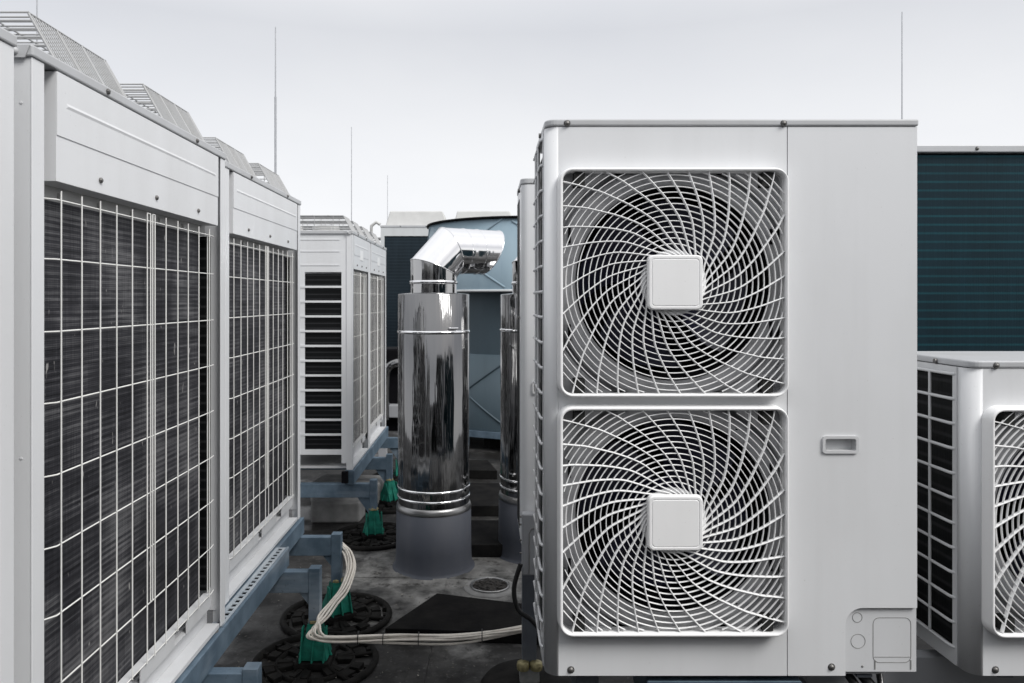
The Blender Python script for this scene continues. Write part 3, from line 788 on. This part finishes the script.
# adjustable feet
SIZE = 1.109  # feet moved out along the line of sight and enlarged like the ducts
def make_foot():
    root = thing('roof_pedestal', 'x', 'pedestal', group='green plastic pedestals under the steel trestles')
    m = MB(); n = 4
    lev = [(.064,.012),(.058,.05),(.042,.10),(.030,.165)]
    vs = []; 
    for (h, z) in lev: vs += [(-h,-h*.9,z),(h,-h*.9,z),(h,h*.9,z),(-h,h*.9,z)]
    fs = [(i*4+k, i*4+(k+1) % 4, (i+1)*4+(k+1) % 4, (i+1)*4+k) for i in range(3) for k in range(4)]+[(3,2,1,0),(12,13,14,15)]
    m.add(vs, fs)
    for x in (-.052, 0, .052):
        q = 1-abs(x)*4
        m.prism([(-.082,.012),(-.0,.012),(-.0,.15),(-.030,.15),(-.045,.10)], x-.004, x+.004, 'x')
    for x in (-1, 1): m.prism([(x*.05,.012),(x*.078,.012),(x*.050,.08),(x*.03,.15),(x*.02,.15)], -.004, .004, 'y')
    m.build('green_cone', 'green_plastic', root, bevel=.003, seg=1)
    m = MB(); m.box(-.078,.078,-.078,.078,-.022,.011); m.build('rubber_sole', 'rubber_foot', root, bevel=.005)
    m = MB(); m.lathe([(.034,.166),(.034,.178),(.026,.180),(.026,.196),(.0001,.196)], 6); m.build('nut', 'brass', root, bevel=.002, seg=1)
    # wide segmented rubber pad
    m = MB(); R = .28
    m.lathe([(R,-.027),(R+.006,-.014),(R,-.002),(R-.012,.0),(R-.022,-.004),(R-.024,-.027)], 40)
    for k in range(18):
        a = 2*pi*k/18+.1; u = Vector((cos(a), sin(a), 0)); v = Vector((-sin(a), cos(a), 0))
        for (ra, rb, w) in ((.10,.165,.011),(.18,.225,.022),(.24,.262,.010)):
            if (k*7+int(ra*100)) % 3 == 0: continue
            P = [u*ra-v*w, u*rb-v*w*1.3, u*rb+v*w*1.3, u*ra+v*w]
            zt_ = -.006
            m.add([(p.x,p.y,-.028) for p in P]+[(p.x,p.y,zt_) for p in P], [(0,3,2,1),(4,5,6,7),(0,1,5,4),(1,2,6,5),(2,3,7,6),(3,0,4,7)])
    m.lathe([(.178,-.028),(.178,-.010),(.165,-.010),(.165,-.028)], 40)
    for k in range(6):
        a = 2*pi*k/6+.3; m.tube([(.09*cos(a),.09*sin(a),-.014),(.265*cos(a),.265*sin(a),-.014)], .010, 6)
    m.build('rubber_pad', 'rubber_foot', root)
    return root
F = make_foot(); F.location = (-.858, 3.70, .031)
F['label'] = 'green pedestal where the cream cables turn right, under the nearer visible post'
for x, y, a, lb in ((-.858, 4.235, .6, 'green pedestal behind the falling cable bundle, under the next post back'),
                    (-.858, 2.70, 1.1, 'green pedestal below the photo edge, under the front-most cross arm'),
                    (-.866, 5.67, .3, 'bright green pedestal left of the polished duct, nearest under the distant condensers'),
                    (-.866, 6.60, .8, 'bright green pedestal close to the polished duct, second under the distant condensers'),
                    (-.866, 7.55, .2, 'small green pedestal peeking out beside the duct, furthest back')):
    dup(F, (x, y, G+.031), lb, a)
SIZE = 1.0

# frame under the white units on the right
root = thing('steel_trestle', 'grey steel post and beams carrying the white units on the right', 'steel trestle', (0, 0, G))
zt = MZ-.021-G
m = MB(); m.box(.168,.234,3.40,3.466,.14,zt); p = m.build('post', 'steel_dark', root, bevel=.003)
m = MB(); m.box(.155,1.2,3.40,3.466,zt-.065,zt-.001) if False else m.box(.235,1.2,3.40,3.46,zt-.065,zt-.001); m.build('beam', 'steel_dark', root, bevel=.002, seg=1)
m = MB(); m.box(.24,.30,1.96,3.398,zt-.08,zt-.001); m.build('beam','steel_dark',root)
m = MB(); m.prism([(.41,zt-.07),(.86,zt-.07),(.82,zt-.001),(.42,zt-.001)], 1.915, 2.06, 'y'); m.build('beam', 'steel_blue', root, bevel=.002, seg=1)
m = MB(); m.box(.9,2.4,2.065,2.11,zt-.085,zt-.01); m.build('beam', 'box_grey', root, bevel=.002, seg=1)
for x in (2.3, .90): m = MB(); m.box(x,x+.06,2.12,2.18,.0,zt-.02); m.build('post', 'steel_dark', root)
root = thing('roof_pedestal', 'dark pedestal with two brass nuts under the grey post beside the twin fan unit', 'pedestal', (.201, 3.433, G))
m = MB(); m.box(-.045,.045,-.045,.045,.065,.13); m.build('plate', 'clip_grey', root, bevel=.004)
m = MB()
for x in (-.030,.030): m.lathe([(.028,.131),(.030,.146),(.028,.163),(.015,.167),(.0001,.167)], 12, (x,-.045,0))
m.build_each('nut', 'brass', root)
m = MB(); m.lathe([(.22,.0),(.23,.03),(.21,.055),(.10,.066),(.0001,.066)], 32); m.build('rubber_pad', 'rubber_foot', root)

# electrical box and hose on the post
root = thing('junction_box', 'small grey junction box low on the hidden unit, above the black hose', 'box', (.137, 2.80, -1.02))
m = MB(); m.box(0,.075,0,.045,-.03,.205); m.build('casing', 'box_grey', root, bevel=.006)
m = MB(); m.tube([(.028,-.001,-.02),(.028,-.001,.13),(.036,-.001,.15),(.07,-.001,.155)], .002, 6); m.build('cover_seam','clip_grey',root)
m = MB()
for z in (-.015,.05,.10,.16,.19): m.tube([(-.001,.02,z),(-.008,.02,z)], .004, 8)
m.build_each('screw', 'screw_steel', root)
m = MB(); m.tube(catmull([(-.02,.0,.16),(-.045,0,.07),(-.03,0,-.01),(.02,.0,-.05),(.05,.0,-.09),(.06,.01,-.16)], 5), .009, 8)
tag(m.build('hose', 'black_hose', None, (.150,2.76,-1.15)), 'black hose curling from the grey junction box down the post', 'hose')

# refrigerant lines at the bottom right of the big unit
for k, (xa, dx, r, mt, lb) in enumerate(((.965,.08,.012,'black_hose','thin black insulated pipe left of the two others below the pipe cover'),(1.0,.10,.015,'black_hose','thicker black insulated pipe in the middle below the pipe cover'),(1.06,-.05,.009,'chrome_dull','bare metal pipe leaning left below the pipe cover'))):
    m = MB(); m.tube(catmull([(0,.05,.03),(0,.0,-.02),(dx*.5,-.06,-.10),(dx,-.03,-.25),(dx,.1,-.66)], 5), r, 8)
    tag(m.build('refrigerant_pipe', mt, None, (xa,1.99,MZ)), lb, 'pipe')

# ------------------------------------------------------------------ cable bundle
root = thing('cable_bundle', 'bundle of cream cables falling beside the green pedestals and running right along the roof', 'cables', (-.85, 3.9, G))
base = [(-.90,4.38,-1.42),(-.882,4.335,-1.425),(-.834,4.29,-1.44),(-.786,4.22,-1.468),(-.756,4.12,-1.51),(-.762,3.95,-1.556),(-.79,3.80,-1.57),(-.815,3.66,-1.583),(-.836,3.58,-1.60),(-.818,3.555,-1.628),(-.73,3.56,-1.640),(-.42,3.60,-1.655),(-.13,3.64,-1.665),(.18,3.66,-1.64),(.35,3.68,-1.60)]
for k in range(7):
    rr = random.Random(k+3); o1 = (k-3)*.0085; P = []
    for i, (x, y, z) in enumerate(base):
        if i < 8: q = (x+o1*.85, y+rr.uniform(-.012,.012), z+(k % 2)*.014+rr.uniform(-.004,.004))
        else: q = (x+(-o1 if i < 10 else o1*.1), y+rr.uniform(-.016,.016), z-o1*.5+rr.uniform(-.005,.005)-(.012 if k == 6 and i in (11,12) else 0))
        P.append((q[0]+.85, q[1]-3.9, q[2]-G))
    m = MB(); m.tube(catmull(P[1:], 6), .0060, 8); m.build('cable', 'cable_cream', root)
for x, y, z in ((-.50,3.59,-1.65),(-.33,3.61,-1.66),(-.62,3.58,-1.643),(-.02,3.65,-1.665)):
    m = MB(); m.tube([(x+.85, y-3.9+.03*cos(2*pi*k/16), z-G+.030*sin(2*pi*k/16)) for k in range(16)], .0024, 5, closed=True)
    m.build('cable_tie', 'black_hose', root)

# ------------------------------------------------------------------ mats, drain, slab, rods
def slab(pts, h, label, z=-1.83, mat='rubber'):
    c = Vector((sum(p[0] for p in pts)/4, sum(p[1] for p in pts)/4))
    m = MB(); m.prism([(p[0]-c.x, p[1]-c.y) for p in pts], 0, h)
    o = m.build('rubber_mat', mat, None, (c.x, c.y, z), bevel=.004); tag(o, label, 'mat', 'black rubber mats lying on the roof'); return o
slab([(-.545,3.97),(.36,3.90),(.40,4.24),(-.296,4.446)], .06, 'large black rubber mat in front of the drain, just behind the cable run')
slab([(-.16,5.23),(.27,5.23),(.27,5.82),(-.16,5.82)], .09, 'nearest of the three smaller black rubber mats between the two ducts')
slab([(-.2,6.22),(.35,6.22),(.35,7.0),(-.2,7.0)], .09, 'middle one of the three smaller black rubber mats between the two ducts')
slab([(-.30,7.55),(.115,7.50),(.02,8.0),(-.30,8.02)], .09, 'furthest of the black rubber mats, slanted at its right side')
root = thing('roof_drain', 'round roof drain clogged with dark leaves behind the large black mat', 'drain', (.025, 4.68, G))
m = MB(); m.lathe([(.165,.002),(.160,.008),(.125,.014),(.118,.008),(.105,.004)], 48); m.build('flange', 'concrete', root)
m = MB(); m.lathe([(.122,.012),(.126,.020),(.120,.026),(.112,.020)], 40); m.build('ring', 'chrome_dull', root)
m = MB()
for k in range(150):
    a = random.uniform(0, 2*pi); r = .105*math.sqrt(random.random()); s_ = random.uniform(.008,.02); z = .012+random.random()*.022*(1-r/.12)+.004
    rot = Matrix.Rotation(random.uniform(0,6),3,'Z') @ Matrix.Rotation(random.uniform(-.7,.7),3,'X')
    P = [rot @ Vector(q)*s_ for q in ((-1,0,0),(-.3,-.5,.1),(1,0,.1),(.2,.5,.05))]; c_ = Vector((r*cos(a), r*sin(a), z))
    m.add([c_+p for p in P], [(0,1,2,3)])
m.lathe([(.112,.008),(.0001,.022)], 24)
tag(m.build('leaves', 'debris', root, fix=False), kind='stuff')
m = MB()
P = [(-.33,-.16),(.30,-.2),(.34,.12),(-.28,.17)]
m.prism([(a,b) for a,b in P], .0, .20); 
o = m.build('concrete_block', 'concrete', None, (-1.25, 6.75, G), bevel=.03, seg=3); tag(o, 'pale concrete ballast block lying under the distant condenser', 'block')
m = MB(); m.prism([(-.22,-.12),(.18,-.12),(.2,.1),(-.2,.1)], 0, .17)
o = m.build('concrete_block', 'concrete', None, (-1.22, 6.15, G), bevel=.02, seg=3); tag(o, 'smaller pale ballast block in front of the other, below the blue cross arm', 'block')

def rod(px, ytop, Y, r, label, step=None):
    X = (px-486)*Y/736; Zt = (300-ytop)*Y/736; H = Zt+1.83
    root = thing('lightning_rod', label, 'lightning rod', (X, Y, -1.83), group='lightning rods standing on the roof')
    hs = step if step else H*.6
    m = MB(); m.tube([(0,0,.12),(0,0,hs)], r, 8); m.tube([(0,0,hs),(0,0,H)], [r*.62, r*.4], 8); m.build('mast', 'rod_metal', root)
    m = MB(); m.lathe([(.17,0),(.17,.05),(.13,.12),(.0001,.12)], 24); m.build('base', 'concrete', root)
rod(275.5, 27, 9, .014, 'tallest visible lightning rod, rising behind the left condenser row', 1.83+(300-97)*9/736)
rod(351.5, 127, 14, .013, 'thin lightning rod above the distant slotted condenser')
rod(387.5, 175, 19, .012, 'shortest faint lightning rod just left of the far dark condenser')
rod(902, 12, 9, .014, 'lone lightning rod on the right, above the teal coil condenser')
rod(37, -60, 8, .014, 'lightning rod at the top left corner, behind the nearest fan guard')

# small pipework visible in the gap left of the ducts
root = thing('pump_set', 'dark pump with shiny metal elbow in the gap left of the duct', 'pump', (-1.12, 8.2, G))
m = MB(); m.box(-.12,.25,.1,.5,.35,1.28); m.build('housing', 'inside_dark', root, bevel=.02)
m = MB(); m.tube(catmull([(.0,0,.5),(.0,0,.9),(.02,0,1.05),(.10,.02,1.12),(.2,.05,1.12)],5), .05, 12); m.build('pipe', 'chrome_dimmed', root)
m = MB(); m.box(-.15,.3,-.02,.5,.52,.66); m.box(-.1,0,.1,.2,0,.34); m.box(.15,.25,.1,.2,0,.34); m.build('bracket', 'box_grey', root, bevel=.01)

# ------------------------------------------------------------------ camera, light, world
cam = bpy.data.cameras.new('camera'); co = bpy.data.objects.new('camera', cam); COL.objects.link(co)
co.location = (0, 0, EYE); co.rotation_euler = (radians(90), 0, 0)
cam.sensor_width = 36; cam.lens = 36*736/1024; cam.shift_x = (512-486)/1024; cam.shift_y = -(341.5-300)/1024
cam.clip_start = .02; cam.clip_end = 500
cam.dof.use_dof = True; cam.dof.focus_distance = 2.3; cam.dof.aperture_fstop = 9
scn.camera = co

az, el = radians(131), radians(45)
sun = bpy.data.lights.new('sun', 'SUN'); so = bpy.data.objects.new('sun', sun); COL.objects.link(so)
sun.energy = 1.5; sun.angle = radians(26); sun.color = (1, .985, .96)
dvec = Vector((sin(az)*cos(el), cos(az)*cos(el), sin(el)))
so.rotation_euler = dvec.to_track_quat('Z', 'Y').to_euler()

w = bpy.data.worlds.new('World'); scn.world = w; w.use_nodes = True; nt = w.node_tree
bg = nt.nodes['Background']; sky = nt.nodes.new('ShaderNodeTexSky'); sky.sky_type = 'NISHITA'; sky.sun_disc = False
sky.sun_elevation = el; sky.sun_rotation = az; sky.air_density = 1; sky.dust_density = 5
tc = nt.nodes.new('ShaderNodeTexCoord'); sep = nt.nodes.new('ShaderNodeSeparateXYZ'); nt.links.new(tc.outputs['Generated'], sep.inputs[0])
rp = nt.nodes.new('ShaderNodeValToRGB'); nt.links.new(sep.outputs[2], rp.inputs[0])
e = rp.color_ramp.elements
for _ in range(3): e.new(.5)
for k, (p, c) in enumerate(((0., (.80,.805,.815)), (.12, (.78,.787,.805)), (.34, (.57,.585,.625)), (.55, (.85,.86,.88)), (1., (1.,1.,1.)))):
    e[k].position = p; g_ = sum(c)/3; e[k].color = tuple(g_+(q-g_)*.6 for q in c)+(1,)
mp = nt.nodes.new('ShaderNodeMapping'); mp.inputs['Scale'].default_value = (1,1,2.2); nt.links.new(tc.outputs['Generated'], mp.inputs[0])
nz = nt.nodes.new('ShaderNodeTexNoise'); nz.inputs['Scale'].default_value = 1.6; nz.inputs['Detail'].default_value = 5; nt.links.new(mp.outputs[0], nz.inputs['Vector'])
r2 = nt.nodes.new('ShaderNodeValToRGB'); nt.links.new(nz.outputs['Fac'], r2.inputs[0])
r2.color_ramp.elements[0].position = .3; r2.color_ramp.elements[0].color = (9.0,9.1,9.35,1)
r2.color_ramp.elements[1].position = .7; r2.color_ramp.elements[1].color = (10.3,10.3,10.3,1)
mu = nt.nodes.new('ShaderNodeMix'); mu.data_type = 'RGBA'; mu.blend_type = 'MULTIPLY'; mu.inputs[0].default_value = 1
nt.links.new(rp.outputs[0], mu.inputs[6]); nt.links.new(r2.outputs[0], mu.inputs[7])
mx = nt.nodes.new('ShaderNodeMix'); mx.data_type = 'RGBA'; mx.inputs[0].default_value = .93
nt.links.new(sky.outputs[0], mx.inputs[6]); nt.links.new(mu.outputs[2], mx.inputs[7]); nt.links.new(mx.outputs[2], bg.inputs['Color'])
bg.inputs['Strength'].default_value = .076

vs = scn.view_settings; vs.view_transform = 'Standard'; vs.look = 'None'; vs.gamma = 1; vs.exposure = .78; vs.use_curve_mapping = False
